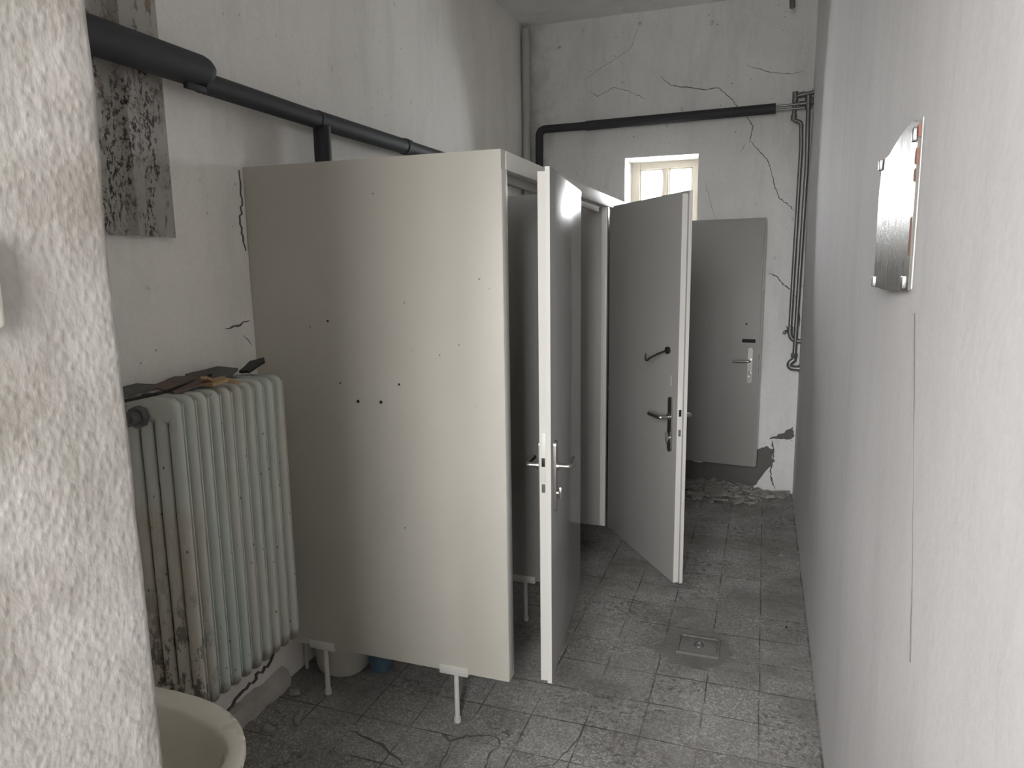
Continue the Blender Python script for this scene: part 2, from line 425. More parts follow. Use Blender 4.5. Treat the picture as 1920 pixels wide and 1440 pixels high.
# windows
def window(name, x0, x1, z0, z1, y, nl, wd=.065, mull=.045, dp=.05):
    bm = bmesh.new()
    box(bm, (x0, y, z0), (x0+wd, y+dp, z1), .004); box(bm, (x1-wd, y, z0), (x1, y+dp, z1), .004)
    box(bm, (x0+wd, y, z1-wd*.8), (x1-wd, y+dp, z1), .004); box(bm, (x0+wd, y, z0), (x1-wd, y+dp, z0+wd), .004)
    o = struct(obj(name, bm, 'winframe'))
    n = nl; W_ = (x1-x0-2*wd)
    for k in range(1, n):
        xm = x0+wd+W_*k/n
        obj('mullion', box(B((xm-mull/2, y-.008, z0+wd), (xm+mull/2, y+dp, z1-wd*.8), .004), (xm-.007, y-.018, z0+wd), (xm+.007, y-.008, z1-wd*.8), .002), 'winframe', o)
    # inner casement beads
    for k in range(n):
        xa = x0+wd+W_*k/n+(mull/2 if k else 0); xb = x0+wd+W_*(k+1)/n-(mull/2 if k < n-1 else 0)
        b2 = bmesh.new(); q = .010
        box(b2, (xa, y+.012, z0+wd), (xa+q, y+.04, z1-wd*.8), .002); box(b2, (xb-q, y+.012, z0+wd), (xb, y+.04, z1-wd*.8), .002)
        box(b2, (xa, y+.012, z1-wd*.8-q), (xb, y+.04, z1-wd*.8), .002); box(b2, (xa, y+.012, z0+wd), (xb, y+.04, z0+wd+q), .002)
        obj('casement_bead', b2, 'winframe', o)
        obj('pane', B((xa+.004, y+.026, z0+wd), (xb-.004, y+.029, z1-wd*.8)), 'glass', o, smooth=False)
    return o
window('window_1', WX0, WX1, WZ0, WZ1, YF+.27, 2)
window('window_2', BX0, BX1, BZ0, BZ1, -1.1, 2, .05, .04)

# cracks, a grime edge and bare patches in the far wall
cr = [[(-0.757, 2.962), (-0.679, 2.893), (-0.602, 2.874), (-0.451, 2.842), (-0.352, 2.845), (-0.301, 2.798), (-0.264, 2.765), (-0.225, 2.707), (-0.163, 2.642), (-0.118, 2.578), (-0.138, 2.482), (-0.069, 2.404), (-0.013, 2.34), (0.014, 2.265), (0.036, 2.178), (0.07, 2.09), (0.125, 2.051), (0.175, 2.0)],
      [(-1.263, 2.909), (-1.208, 2.866), (-1.16, 2.88), (-1.086, 2.918), (-0.978, 2.883), (-0.912, 2.846), (-0.845, 2.809)],
      [(-0.426, 2.226), (-0.391, 2.098), (-0.349, 1.968)],
      [(-0.162, 2.465), (-0.19, 2.412)],
      [(-0.175, 2.978), (-0.067, 2.931), (0.016, 2.906), (0.109, 2.891), (0.188, 2.906)],
      [(0.021, 1.581), (0.073, 1.563), (0.119, 1.509), (0.179, 1.462), (0.21, 1.409), (0.239, 1.27), (0.245, 1.209)],
      [(0.095, 0.386), (0.113, 0.321), (0.109, 0.238), (0.097, 0.17), (0.108, 0.087), (0.134, 0.022)],
      [(-1.305, 2.989), (-1.141, 3.075), (-1.035, 3.126), (-0.956, 3.18), (-0.906, 3.321)]]  # last line is a grime and cobweb edge, drawn as a crack strip
wid = [.0055, .003, .003, .003, .0035, .008, .012, .0018]
for k, (c, wd) in enumerate(zip(cr, wid)):
    obj('crack', ribbon(bmesh.new(), c, wd, 1, YF+.002, -.0035, k, .004), 'crack', WFr, smooth=False)
def patch(poly, ax, lo, hi, name, mat, parent, seed=0, amp=.006, sub=4):
    rnd = random.Random(seed); out = []
    for i in range(len(poly)):
        a = poly[i]; b = poly[(i+1) % len(poly)]
        for s in range(sub):
            t = s/sub; j = amp if s else 0
            out.append((a[0]+(b[0]-a[0])*t+rnd.uniform(-j, j), a[1]+(b[1]-a[1])*t+rnd.uniform(-j, j)))
    return obj(name, prism(bmesh.new(), out, ax, lo, hi), mat, parent, smooth=False)
patch([(0.072, 0.393), (0.094, 0.411), (0.153, 0.439), (0.235, 0.497), (0.248, 0.429), (0.214, 0.402), (0.139, 0.402)], 1, YF-.003, YF+.01, 'bare_dark_patch', 'bare', WFr, 1)
patch([(-0.02, 0.30), (0.03, 0.33), (0.07, 0.34), (0.113, 0.321), (0.101, 0.254), (0.124, 0.231), (0.074, 0.168), (0.002, 0.044), (-0.06, 0.004), (-.76, .004), (-.76, .17), (-.55, .21), (-.40, .18), (-.25, .23), (-.12, .24)], 1, YF-.003, YF+.01, 'bare_dark_patch', 'bare', WFr, 2)  # bare plaster at right; left part paints in the dark below the last door
# right wall hairline crack
obj('crack', ribbon(bmesh.new(), [(1.42, 1.56), (1.38, 1.46), (1.315, 1.29), (1.262, 1.125), (1.23, 1.0)], .0012, 0, XR+.004, -.0065, 31, .002), 'crack', WRt, smooth=False)
# left wall: torn plaster beside the partition, gouges, and the cracked foot below the radiator
for k, c in enumerate([[(2.132, 2.0), (2.138, 1.90), (2.118, 1.82), (2.122, 1.78), (2.138, 1.72)], [(2.13, 1.47), (2.06, 1.455), (2.00, 1.45)], [(2.13, 1.38), (2.09, 1.42)]]):
    obj('crack', ribbon(bmesh.new(), c, [.005, .008, .005, .0035][k], 0, XL-.004, .0065, 50+k, .006), 'crack', WLf, smooth=False)
obj('crack', ribbon(bmesh.new(), [(1.70, .10), (1.86, .085), (1.98, .12), (2.05, .12), (2.12, .16), (2.22, .22)],   .007, 0, XL-.004, .014, 61, .014), 'crack', WLf, smooth=False)
bm = bmesh.new(); rings = []
for i in range(50):
    y = 1.55+.62*i/49; k = noise.noise(Vector((y*9, 0, 0)))
    h = .085+.022*k; d = .040+.020*noise.noise(Vector((y*7, 4, 0)))
    rings.append([(XL-.01, y, 0), (XL+d, y, 0), (XL+d*1.02, y, h*.45), (XL+d*.8, y, h*.8), (XL-.01, y, h)])
obj('bulging_plaster_foot', jit(ring_loft(bm, rings), .009, 26), 'footing', WLf)

# ------------------------------------------------------------------ toilet cubicles
ZT, ZB = 2.012, .212
PYs = [2.15, 2.95, 3.745, 4.54]
CUB = thing('toilet_cubicle', 'row of cream laminate toilet cubicles raised on short metal feet along the left wall', 'toilet cubicle', (-1.28, 3.7, 0))
for i, y in enumerate(PYs):
    th = .045
    bm = B((XL+.002, y, ZB), (XF-(.002 if i == 0 else .03), y+th, ZT if i == 0 else ZT-.062), .0006)
    pn = obj('partition_panel', bm, 'panel' if i == 0 else 'door_inner', CUB, label='wide near end panel with small screw holes' if i == 0 else None)  # inner panels share the darker grey of the door insides
    obj('edge_post', B((XF-(.002 if i == 0 else .03), y+(.0005 if i == 0 else 0), ZB), (XF, y+th+.008, ZT-.0595), .001), 'frame', pn)
    for xf_ in (-1.0, -1.555):
        bm = B((xf_-.055, y-.004, ZB-.012), (xf_+.055, y+th+.004, ZB+.022), .002)
        tube(bm, [(xf_, y+.022, ZB), (xf_, y+.022, .018)], .0095, 12)
        tube(bm, [(xf_, y+.022, .02), (xf_, y+.022, .0)], .013, 12)
        obj('foot', bm, 'frame', pn)
    if i == 0:
        for hx, hz, hr in ((-1.341, 1.187, .006), (-1.249, 1.189, .006), (-1.175, 1.255, .004), (-1.41, 1.25, .003), (-1.448, 1.47, .004)):
            obj('screw_hole', tube(bmesh.new(), [(hx, y-.0012, hz), (hx, y+.004, hz)], hr, 10), 'dark', pn)
hd = obj('header_rail', B((XF-.045, PYs[0]+.046, ZT-.058), (XF, YF-.004, ZT), .0015), 'frame', CUB)
obj('door_stop', B((XF-.062, PYs[0]+.05, ZT-.085), (XF-.045, YF-.004, ZT-.02), .002), 'frame', hd)
obj('edge_post', B((XF-.045, YF-.032, ZB), (XF, YF-.004, ZT-.058), .002), 'frame', hd)

DW = .772
def cubicle_door(hy, theta, label, kind):
    bm = bmesh.new()
    box(bm, (.004, 0, ZB+.002), (DW-.012, .026, 1.944), .0015)      # leaf
    box(bm, (-.012, .026, ZB), (DW, .042, 1.957), .002)             # overlapping outer lip
    d = obj('door', bm, 'door', CUB, recenter=False, label=label)
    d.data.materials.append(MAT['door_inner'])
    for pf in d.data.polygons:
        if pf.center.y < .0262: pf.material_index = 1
    d.location = Vector((XF+.012, hy, 0))-WL[CUB.name]; d.rotation_euler = (0, 0, -PI/2+theta)
    WL[d.name] = Vector((0, 0, 0))
    obj('edge_band', box(box(bmesh.new(), (DW-.0125, .001, ZB+.003), (DW-.0110, .0255, 1.943)), (DW-.001, .0265, ZB+.001), (DW+.0006, .0415, 1.956)), 'edge', d, smooth=False, label='pale edge strip')
    zc, px = .945, DW-.065
    for s, y0 in ((1, .042), (-1, 0)):      # outside, inside
        poly = []
        for k in range(17):
            a = PI*k/16; poly.append((px+.017*math.cos(a), zc+.108+.017*math.sin(a)))
        for k in range(17):
            a = PI+PI*k/16; poly.append((px+.017*math.cos(a), zc-.108+.017*math.sin(a)))
        pm = prism(bmesh.new(), poly, 1, y0, y0+s*.009)
        obj('handle_plate', pm, 'chrome', d, angle=30)
        zl = zc+.035; yo = y0+s*.055
        bm = tube(bmesh.new(), [(px, y0+s*.008, zl), (px, y0+s*.03, zl), (px, yo, zl), (px-.02, yo, zl-.001), (px-.115, yo-s*.004, zl-.004)],
                  .0095, 14, .012)
        tube(bm, [(px, y0+s*.008, zl), (px, y0+s*.018, zl)], .014, 16)
        obj('lever', bm, 'chrome', d)
        if s == (1 if kind == 1 else -1):
            bm = tube(bmesh.new(), [(px, y0+s*.009, zc-.06), (px, y0+s*.016, zc-.06)], .012, 16)
            box(bm, (px-.004, y0+s*.016-.001, zc-.08), (px+.004, y0+s*.026, zc-.04), .002)
            obj('thumb_turn', bm, 'chrome', d)
        else:
            obj('keyhole', prism(bmesh.new(), [(px-.004, zc-.085), (px+.004, zc-.085), (px+.004, zc-.045), (px-.004, zc-.045)], 1, y0, y0+s*.0095), 'dark', d)
    # lock case in the free edge
    bm = B((DW-.0125, .006, zc-.01), (DW-.0104, .022, zc+.16), .0005); obj('lock_face', bm, 'frame', d)
    bm = B((DW-.012, .008, zc+.045), (DW-.0090, .020, zc+.075), .001); obj('latch_bolt', bm, 'iron', d)
    bm = B((DW-.0122, .008, zc-.045), (DW-.0100, .020, zc-.015), .0005); obj('lock_slot', bm, 'greycard', d)
    for hz in (.45, 1.72):
        bm = tube(bmesh.new(), [(-.014, .034, hz-.04), (-.014, .034, hz+.04)], .007, 12)
        tube(bm, [(-.014, .034, hz+.04), (-.014, .034, hz+.05)], .0045, 10)
        obj('hinge', bm, 'frame', d)
    if kind == 2:
        bm = tube(bmesh.new(), [(DW-.10, 0, 1.275), (DW-.10, -.012, 1.275)], .016, 14)
        tube(bm, [(DW-.10, -.010, 1.275), (DW-.125, -.035, 1.26), (DW-.165, -.060, 1.235), (DW-.178, -.066, 1.222), (DW-.190, -.068, 1.222), (DW-.197, -.066, 1.235), (DW-.2, -.064, 1.252)], .0042, 8, .008)
        obj('coat_hook', bm, 'iron', d)
        # pale scrape above the handle
        obj('scratch', prism(bmesh.new(), [(DW-.075, 1.12), (DW-.069, 1.12), (DW-.070, 1.165), (DW-.074, 1.165)], 1, -.0006, .001), 'frame', d, smooth=False)
    if kind == 4:
        obj('bolt_slot', B((DW-.125, -.001, 1.105), (DW-.035, .004, 1.13)), 'dark', d, smooth=False)
        obj('screw_hole', tube(bmesh.new(), [(DW-.10, -.001, 1.235), (DW-.10, .004, 1.235)], .007, 10), 'dark', d)
    return d
cubicle_door(2.95, math.radians(6.8), 'door ajar, seen almost edge-on', 1)
cubicle_door(3.745, math.radians(35), 'door swung half open with a dark coat hook above its handle', 2)
cubicle_door(4.54, math.radians(2), 'closed door', 3)
cubicle_door(YF-.045, math.radians(83.5), 'last door, swung wide open against the far wall', 4)

# ------------------------------------------------------------------ radiator
RAD = thing('radiator', 'tall pale green column radiator with chipped rusty enamel on the left wall', 'radiator', (-1.63, 1.75, .33))
RX = [-1.55, -1.602, -1.655, -1.707]; RZ0, RZ1 = .335, 1.30
def section(y, first):
    bm = bmesh.new(); w2 = .0138
    def head(z0, z1, up):
        # rounded closed header joining the four columns (profile in x-z, with thickness in y)
        prof = []
        xa, xb = RX[0]+.021, RX[3]-.021; rr = .030
        if up:
            pts = [(xb, z0), (xa, z0)]+[(xa-rr+rr*math.cos(a), z1-rr+rr*math.sin(a)) for a in [k*PI/16 for k in range(9)]]+[(xb+rr+rr*math.cos(a), z1-rr+rr*math.sin(a)) for a in [PI/2+k*PI/16 for k in range(9)]]
        else:
            pts = [(xb, z1), (xb, z0+rr)]+[(xb+rr+rr*math.cos(a), z0+rr+rr*math.sin(a)) for a in [PI+k*PI/16 for k in range(9)]]+[(xa-rr+rr*math.cos(a), z0+rr+rr*math.sin(a)) for a in [1.5*PI+k*PI/16 for k in range(9)]]+[(xa, z1)]
        cxx = sum(p[0] for p in pts)/len(pts); czz = sum(p[1] for p in pts)/len(pts)
        rings = []
        for t in (-1, -.93, -.75, -.4, 0, .4, .75, .93, 1):
            dd = .019*(1-math.sqrt(max(0, 1-t*t*.98)))
            rings.append([(cxx+(p[0]-cxx)*(1-dd/.1), y+t*w2, czz+(p[1]-czz)*(1-dd/.045)) for p in pts])
        ring_loft(bm, rings)
    head(RZ1-.075, RZ1, True); head(RZ0, RZ0+.075, False)
    for x in RX:
        # oval column
        rings = []
        for z in (RZ0+.03, RZ1-.03):
            rings.append([(x+.0215*math.cos(a), y+.0140*math.sin(a), z) for a in [2*PI*k/16 for k in range(16)]])
        ring_loft(bm, rings)
    # thin weld web between the column rows
    box(bm, (RX[3]-.019, y+.0222, RZ0+.02), (RX[0]+.009, y+.0262, RZ1-.02), .001)
    return bm
sec0 = None
for k in range(10):
    y = 1.53+.0495*k
    o = obj('section', section(y, k == 0), 'radiator', RAD, angle=50)
for z in (RZ1-.055, RZ0+.055):
    xx = RX[2]+.0
    bm = tube(bmesh.new(), [(xx, 1.50, z), (xx, 2.0, z)], .024, 16)
    obj('nipple_pipe', bm, 'radiator', RAD)
bm = tube(bmesh.new(), [(RX[2], 1.512, RZ1-.055), (RX[2], 1.492, RZ1-.055)], .032, 8)
tube(bm, [(RX[2], 1.495, RZ1-.055), (RX[2], 1.465, RZ1-.055)], .022, 16); tube(bm, [(RX[2], 1.466, RZ1-.055), (RX[2], 1.40, RZ1-.055), (RX[2], 1.40, RZ1-.02)], .012, 12, .01)
obj('valve', bm, 'steel', RAD)
obj('end_plug', tube(bmesh.new(), [(RX[2], 1.512, RZ0+.055), (RX[2], 1.49, RZ0+.055)], .03, 8), 'radiator', RAD)
for z in (.45, 1.18):
    obj('wall_bracket', B((XL+.008, 1.73, z), (RX[3]+.01, 1.75, z+.02), .002), 'radiator', RAD)

# scraps lying on the radiator
def scrap(name, poly, z0, thick, mat, tilt, label, cat, group=None, seed=0, curl=0.0):
    bm = bmesh.new(); cxx = sum(p[0] for p in poly)/len(poly); cyy = sum(p[1] for p in poly)/len(poly)
    rnd = random.Random(seed); q = []
    for i in range(len(poly)):
        a, b = poly[i], poly[(i+1) % len(poly)]
        for s in range(4):
            t = s/4; j = .003 if s else 0
            q.append((a[0]+(b[0]-a[0])*t+rnd.uniform(-j, j), a[1]+(b[1]-a[1])*t+rnd.uniform(-j, j)))
    rings = []
    def pt(x, y, dz): return (x, y, z0+dz+(x-cxx)*tilt[0]+(y-cyy)*tilt[1]+curl*((x-cxx)**2+(y-cyy)**2)*8)
    for dz in (0, thick): rings.append([pt(x, y, dz) for x, y in q])
    ring_loft(bm, rings)
    bm.normal_update()
    return tag(obj(name, bm, mat, angle=20), label, cat, group)
zt = RZ1+.002
scrap('cardboard_scrap', [(-1.70, 1.60), (-1.60, 1.585), (-1.585, 1.70), (-1.64, 1.755), (-1.71, 1.70)], zt+.012, .006, 'brownpaper', (-.10, .12), 'dark brown scrap lying mid way along the radiator top', 'scrap', seed=1)
scrap('cardboard_scrap', [(-1.76, 1.50), (-1.69, 1.48), (-1.66, 1.58), (-1.70, 1.62), (-1.755, 1.60)], zt+.010, .005, 'greycard', (-.08, .05), 'grey scrap at the near end of the radiator top, by the wall', 'scrap', seed=2)
scrap('cardboard_scrap', [(-1.745, 1.78), (-1.66, 1.76), (-1.63, 1.86), (-1.68, 1.95), (-1.75, 1.93)], zt+.013, .006, 'greycard', (-.10, .03), 'grey scrap at the far end of the radiator top', 'scrap', seed=3)
scrap('cardboard_scrap', [(-1.66, 1.93), (-1.61, 1.92), (-1.60, 1.99), (-1.63, 2.02), (-1.67, 2.0)], zt+.025, .008, 'iron', (.1, .35), 'blackened crumpled scrap at the radiator end touching the partition corner', 'scrap', seed=4)
scrap('wood_splinter', [(-1.60, 1.685), (-1.545, 1.68), (-1.535, 1.735), (-1.575, 1.765), (-1.61, 1.73)], zt+.010, .009, 'tan', (.05, .12), 'tan crumpled wood chip in the middle of the radiator top', 'wood scrap', seed=5)
scrap('wood_splinter', [(-1.565, 1.735), (-1.525, 1.75), (-1.520, 1.772), (-1.560, 1.765)], zt+.008, .006, 'tan', (-.25, .1), 'small tan splinter hanging over the front edge of the radiator', 'wood scrap', seed=6)
scrap('wood_splinter', [(-1.60, 1.70), (-1.57, 1.66), (-1.555, 1.67), (-1.575, 1.72)], zt+.022, .008, 'tan', (.2, -.3), 'tan splinter standing up on the biggest wood chip on the radiator', 'wood scrap', seed=7)
tag(obj('thin_stick', T([(-1.62, 1.42, zt+.004), (-1.61, 1.55, zt+.006), (-1.63, 1.70, zt+.018), (-1.66, 1.80, zt+.02)], .0045, 8, .02), 'iron'), 'thin dark stick lying lengthwise on the radiator', 'stick')

# ------------------------------------------------------------------ rusty profiled sheet
bm = bmesh.new(); ys = [1.50, 1.522, 1.530, 1.548, 1.556, 1.615, 1.628, 1.662, 1.675, 1.795]; xs = [0, 0, .022, .022, .0, 0, .024, .024, 0.0, 0.0]
yy0 = 1.30; prof = [(XL+.006, yy0), (XL+.006, 1.36), (XL+.026, 1.37), (XL+.026, 1.395), (XL+.006, 1.405), (XL+.006, 1.50), (XL+.030, 1.512), (XL+.030, 1.55), (XL+.008, 1.562), (XL+.008, 1.622), (XL+.032, 1.636), (XL+.032, 1.672), (XL+.010, 1.690), (XL+.010, 1.796)]
out = [(x+.010, y) for x, y in prof]
z0, z1 = 1.755, 2.98
pts = prof+list(reversed(out))
ring_loft(bm, [[(x, y, z0+(z1-z0)*k/12) for x, y in pts] for k in range(13)])
tag(obj('ribbed_metal_sheet', bm, 'rust', angle=25), 'ribbed grey metal sheet with black rust flakes hung on the left wall behind the pipe', 'metal sheet')

# ------------------------------------------------------------------ pipes
PXL = -1.685
HP = thing('heating_pipe', 'long heating pipe in black foam insulation crossing the left and far walls', 'pipe', (PXL, 3.2, 2.0))
def sleeve(pts, rad, corner=0, name='insulation_sleeve'): return obj(name, T(pts, rad, 20, corner), 'foam', HP)
bm = tube(bmesh.new(), [(PXL, .62, 2.262), (PXL, 1.88, 2.262), (PXL, 1.895, 2.26), (PXL, 1.91, 2.255), (PXL, 1.918, 2.25)], [.05, .05, .048, .042, .032], 24)
obj('insulation_sleeve', bm, 'foam', HP)
sleeve([(PXL, 1.88, 2.232), (PXL, 2.54, 2.230)], .0335)
obj('torn_foam', jit(B((PXL+.01, 1.80, 2.195), (PXL+.03, 1.875, 2.212), .003), .006, 60), 'foam', HP)
sleeve([(PXL, 2.50, 2.231), (PXL, 3.24, 2.236)], .0355)
sleeve([(PXL, 3.22, 2.236), (PXL, 3.27, 2.237)], .039, name='joint_collar')
sleeve([(PXL, 3.25, 2.237), (PXL, 5.255, 2.25), (PXL+.001, 5.262, 2.26)], .033)
bm = tube(bmesh.new(), [(PXL, 2.534, 2.21), (PXL, 2.534, 1.6)], .034, 20); obj('branch_sleeve', bm, 'foam', HP)
sleeve([(-1.625, 5.27, 2.20), (-1.625, 5.27, 2.652), (-1.26, 5.27, 2.653)], .0285, .05)
sleeve([(-1.27, 5.27, 2.653), (.022, 5.27, 2.667)], .0335)
obj('bare_pipe', tube(T([(.0, 5.27, 2.680), (.20, 5.27, 2.684)], .008, 12), [(.0, 5.27, 2.655), (.20, 5.27, 2.657)], .008, 12), 'copper', HP)

tag(obj('painted_pipe', T([(-1.728, 5.285, .01), (-1.728, 5.285, 3.37)], .029, 18), 'pipe_paint'), 'old white painted vertical pipe standing in the far left corner', 'pipe')

Yp = YF-.055
WP = thing('water_pipe', 'narrow bare steel water pipe looping down beside the far right corner to a small tap', 'pipe', (.16, Yp, 1.0))
r0 = .0135
bm = T([(XR+.02, Yp, 2.755), (.140, Yp, 2.735), (.137, Yp, 2.585), (.185, Yp+.005, 2.570), (.192, Yp+.005, 2.40), (.180, Yp, 1.19)], r0, 14, .022)
obj('pipe_run', bm, 'steel', WP)
for p, q in (((.140, Yp, 2.765), (.140, Yp, 2.70)), ((.137, Yp, 2.62), (.137, Yp, 2.585)), ((.165, Yp, 2.74), (.20, Yp, 2.745))):
    obj('pipe_fitting', T([p, q], .019, 10), 'steel', WP)
bm = tube(bmesh.new(), [(.18, Yp, 1.215), (.18, Yp, 1.165)], .018, 10)
tube(bm, [(.18, Yp, 1.185), (.145, Yp-.02, 1.185), (.140, Yp-.02, 1.165)], .009, 10, .01); tube(bm, [(.165, Yp-.01, 1.185), (.165, Yp-.01, 1.215)], .006, 8)
box(bm, (.150, Yp-.015, 1.213), (.182, Yp-.005, 1.222), .002)
obj('tap', bm, 'steel', WP)
bm = T([(.18, Yp, 1.17), (.192, Yp, 1.13), (.235, Yp, 1.115), (XR+.01, Yp, 1.115)], .0155, 12, .02); obj('pipe_elbow', bm, 'steel', WP)
WP2 = thing('water_pipe', 'wider bare steel water pipe ending in a low elbow in the far right corner', 'pipe', (.22, Yp, .9))
bm = T([(.222, Yp-.004, 2.71), (.232, Yp-.004, 2.3), (.216, Yp-.004, .99)], .0145, 14)
obj('pipe_run', bm, 'steel', WP2)
obj('pipe_fitting', tube(T([(.165, Yp-.004, 2.685), (.255, Yp-.004, 2.69)], .016, 12), [(.221, Yp-.004, 2.735), (.223, Yp-.004, 2.65)], .021, 10), 'steel', WP2)
obj('pipe_fitting', T([(.235, Yp-.02, 2.69), (.262, Yp-.02, 2.70)], .023, 8), 'steel', WP2)
bm = tube(bmesh.new(), [(.216, Yp-.004, 1.03), (.214, Yp-.004, 1.0)], .022, 8); tube(bm, [(.215, Yp-.004, 1.0), (.214, Yp-.004, .975)], .018, 12)
obj('union_nut', bm, 'steel', WP2)
bm = tube(bmesh.new(), [(.214, Yp-.004, .985), (.19, Yp-.006, .965), (.185, Yp-.006, .945), (.20, Yp-.006, .927), (.262, Yp-.006, .925)], .0195, 14, .015)
tube(bm, [(.242, Yp-.006, .926), (.256, Yp-.006, .926)], .025, 10)
obj('pipe_elbow', bm, 'steel', WP2)
# pipe stub at the ceiling
st = tag(obj('ceiling_pipe_stub', T([(.095, 5.15, 3.245), (.088, 5.15, 3.32), (.10, 5.15, 3.42)], [.017, .017, .015], 12), 'steel'), 'short dark pipe stub poking down from the ceiling near the far right corner', 'pipe')
# thin pipe at the foot of the left wall behind the end panel
tag(obj('thin_floor_pipe', T([(-1.745, 2.30, 0), (-1.745, 2.30, .6)], .008, 10), 'pipe_paint'), 'thin upright pipe in the wall corner beside the toilet under the end panel', 'pipe')

# ------------------------------------------------------------------ toilet seen below the panel
TO = thing('toilet', 'white ceramic toilet showing below the near end panel', 'toilet', (-1.60, 2.37, 0))
TY = 2.382
def oval(cx_, cy_, rx, ry, z, n=28, pw=2.4): 
    return [(cx_+rx*math.copysign(abs(math.cos(a))**(2/pw), math.cos(a)), cy_+ry*math.copysign(abs(math.sin(a))**(2/pw), math.sin(a)), z) for a in [2*PI*k/n for k in range(n)]]
bm = ring_loft(bmesh.new(), [oval(-1.612, TY, .098, .100, 0), oval(-1.612, TY, .105, .108, .015), oval(-1.612, TY, .112, .112, .07), oval(-1.610, TY, .116, .116, .12), oval(-1.602, TY, .128, .122, .16),
                             oval(-1.585, TY, .15, .14, .21), oval(-1.55, TY, .19, .165, .32), oval(-1.54, TY, .21, .175, .39), oval(-1.54, TY, .212, .177, .40), oval(-1.54, TY, .17, .14, .40), oval(-1.54, TY, .12, .10, .30), oval(-1.55, TY, .05, .05, .24)])
obj('bowl', bm, 'ceramic_dim', TO)
bm = ring_loft(bmesh.new(), [oval(-1.54, TY, .212, .176, .402), oval(-1.54, TY, .212, .176, .418), oval(-1.54, TY, .15, .12, .418), oval(-1.54, TY, .15, .12, .402)], False, False)
obj('seat', bm, 'switch', TO)
bm = ring_loft(bmesh.new(), [oval(-1.445, 2.395, .04, .036, 0), oval(-1.445, 2.395, .045, .04, .02), oval(-1.445, 2.395, .052, .046, .075), oval(-1.445, 2.395, .046, .040, .075), oval(-1.445, 2.395, .038, .034, .015)])
tag(obj('brush_cup', bm, 'blue'), 'small blue plastic cup on the floor beside the toilet', 'cup')

# ------------------------------------------------------------------ washbasin behind the pier
SK = thing('washbasin', 'worn off-white ceramic washbasin fixed behind the near pier', 'washbasin', (-1.08, .80, .62))
SX, SYB, SZ = -1.085, .604, .82
def basin(sxr, y1, yb, z, n=48, pw=2.5):
    pts = []
    yc = yb+.10
    for k in range(n):
        a = 2*PI*k/n; c_, s_ = math.cos(a), math.sin(a)
        x = sxr*math.copysign(abs(c_)**(2/pw), c_)
        y = yc+((y1-yc) if s_ > 0 else (yc-yb))*math.copysign(abs(s_)**(2/(pw if s_ > 0 else 5)), s_)
        pts.append((SX+x, y, z))
    return pts
rg = [basin(.12, .84, SYB, .62), basin(.21, .93, SYB, .66), basin(.272, .985, SYB, .72), basin(.298, 1.004, SYB, .78), basin(.306, 1.010, SYB, .805), basin(.305, 1.009, SYB, .816), basin(.299, 1.003, SYB+.004, SZ+.001),
      basin(.258, .962, SYB+.105, SZ+.001), basin(.252, .956, SYB+.112, SZ-.003), basin(.249, .952, SYB+.115, SZ-.012), basin(.240, .943, SYB+.12, .76), basin(.222, .925, SYB+.13, .70), basin(.16, .88, SYB+.15, .675), basin(.05, .80, SYB+.19, .668)]
obj('basin', ring_loft(bmesh.new(), rg), 'ceramic', SK, angle=60)
obj('drain', T([(SX, .78, .667), (SX, .78, .673)], .026, 18), 'steel', SK)
bm = T([(SX, .65, .82), (SX, .65, .90), (SX, .70, .94), (SX, .78, .93), (SX, .79, .91)], .011, 12, .03)
tube(bm, [(SX, .65, .815), (SX, .65, .85)], .02, 12); obj('faucet', bm, 'chrome', SK)
obj('trap', T([(SX, .78, .69), (SX, .78, .50), (SX, .70, .46), (SX, .60, .52)], .018, 14, .04), 'pipe_paint', SK)

# ------------------------------------------------------------------ mirror on the right wall
MR = thing('mirror', 'small unframed old mirror with a broken upper corner on the right wall', 'mirror', (XR, 1.64, 1.59))
# plane pivots at its near edge, the far edge stands off the wall by 1.5 cm
def mx(y, off=0): return XR-.0045-(y-1.48)*.045-off
poly = [(1.474, 1.598), (1.474, 1.75), (1.482, 1.895), (1.545, 1.905), (1.60, 1.898), (1.66, 1.887), (1.72, 1.872), (1.79, 1.868), (1.807, 1.80), (1.803, 1.7), (1.797, 1.595), (1.64, 1.592)]
rnd = random.Random(3); pp = []
for i in range(len(poly)):
    a, b = poly[i], poly[(i+1) % len(poly)]
    for s in range(3):
        t = s/3; j = .0016 if s else 0
        pp.append((a[0]+(b[0]-a[0])*t+rnd.uniform(-j, j), a[1]+(b[1]-a[1])*t+rnd.uniform(-j, j)))
obj('mirror_glass', ring_loft(bmesh.new(), [[(mx(y, -.003), y, z) for y, z in pp], [(mx(y, .002), y, z) for y, z in pp]]), 'mirror', MR, smooth=False)
for k, (za, zb_) in enumerate(((1.66, 1.73), (1.79, 1.815), (1.82, 1.85), (1.868, 1.89))):
    obj('bare_edge', ring_loft(bmesh.new(), [[(mx(y, -.002), y, z) for y, z in q] for q in ([(1.478, za), (1.492, za+.004), (1.491, zb_-.003), (1.480, zb_)],)]+[[(mx(y, .0026), y, z) for y, z in [(1.478, za), (1.492, za+.004), (1.491, zb_-.003), (1.480, zb_)]]]), 'mirror_edge', MR, smooth=False)
for (y, z) in ((1.50, 1.612), (1.785, 1.607), (1.80, 1.86), (1.50, 1.875)):
    obj('clip', B((mx(y, .008), y-.008, z-.012), (XR+.004, y+.008, z+.012), .002), 'steel', MR)
obj('paint_ridge', jit(B((XR-.003, 1.466, 1.60), (XR+.004, 1.473, 1.90), .002), .0015, 40), 'wall_right', WRt)

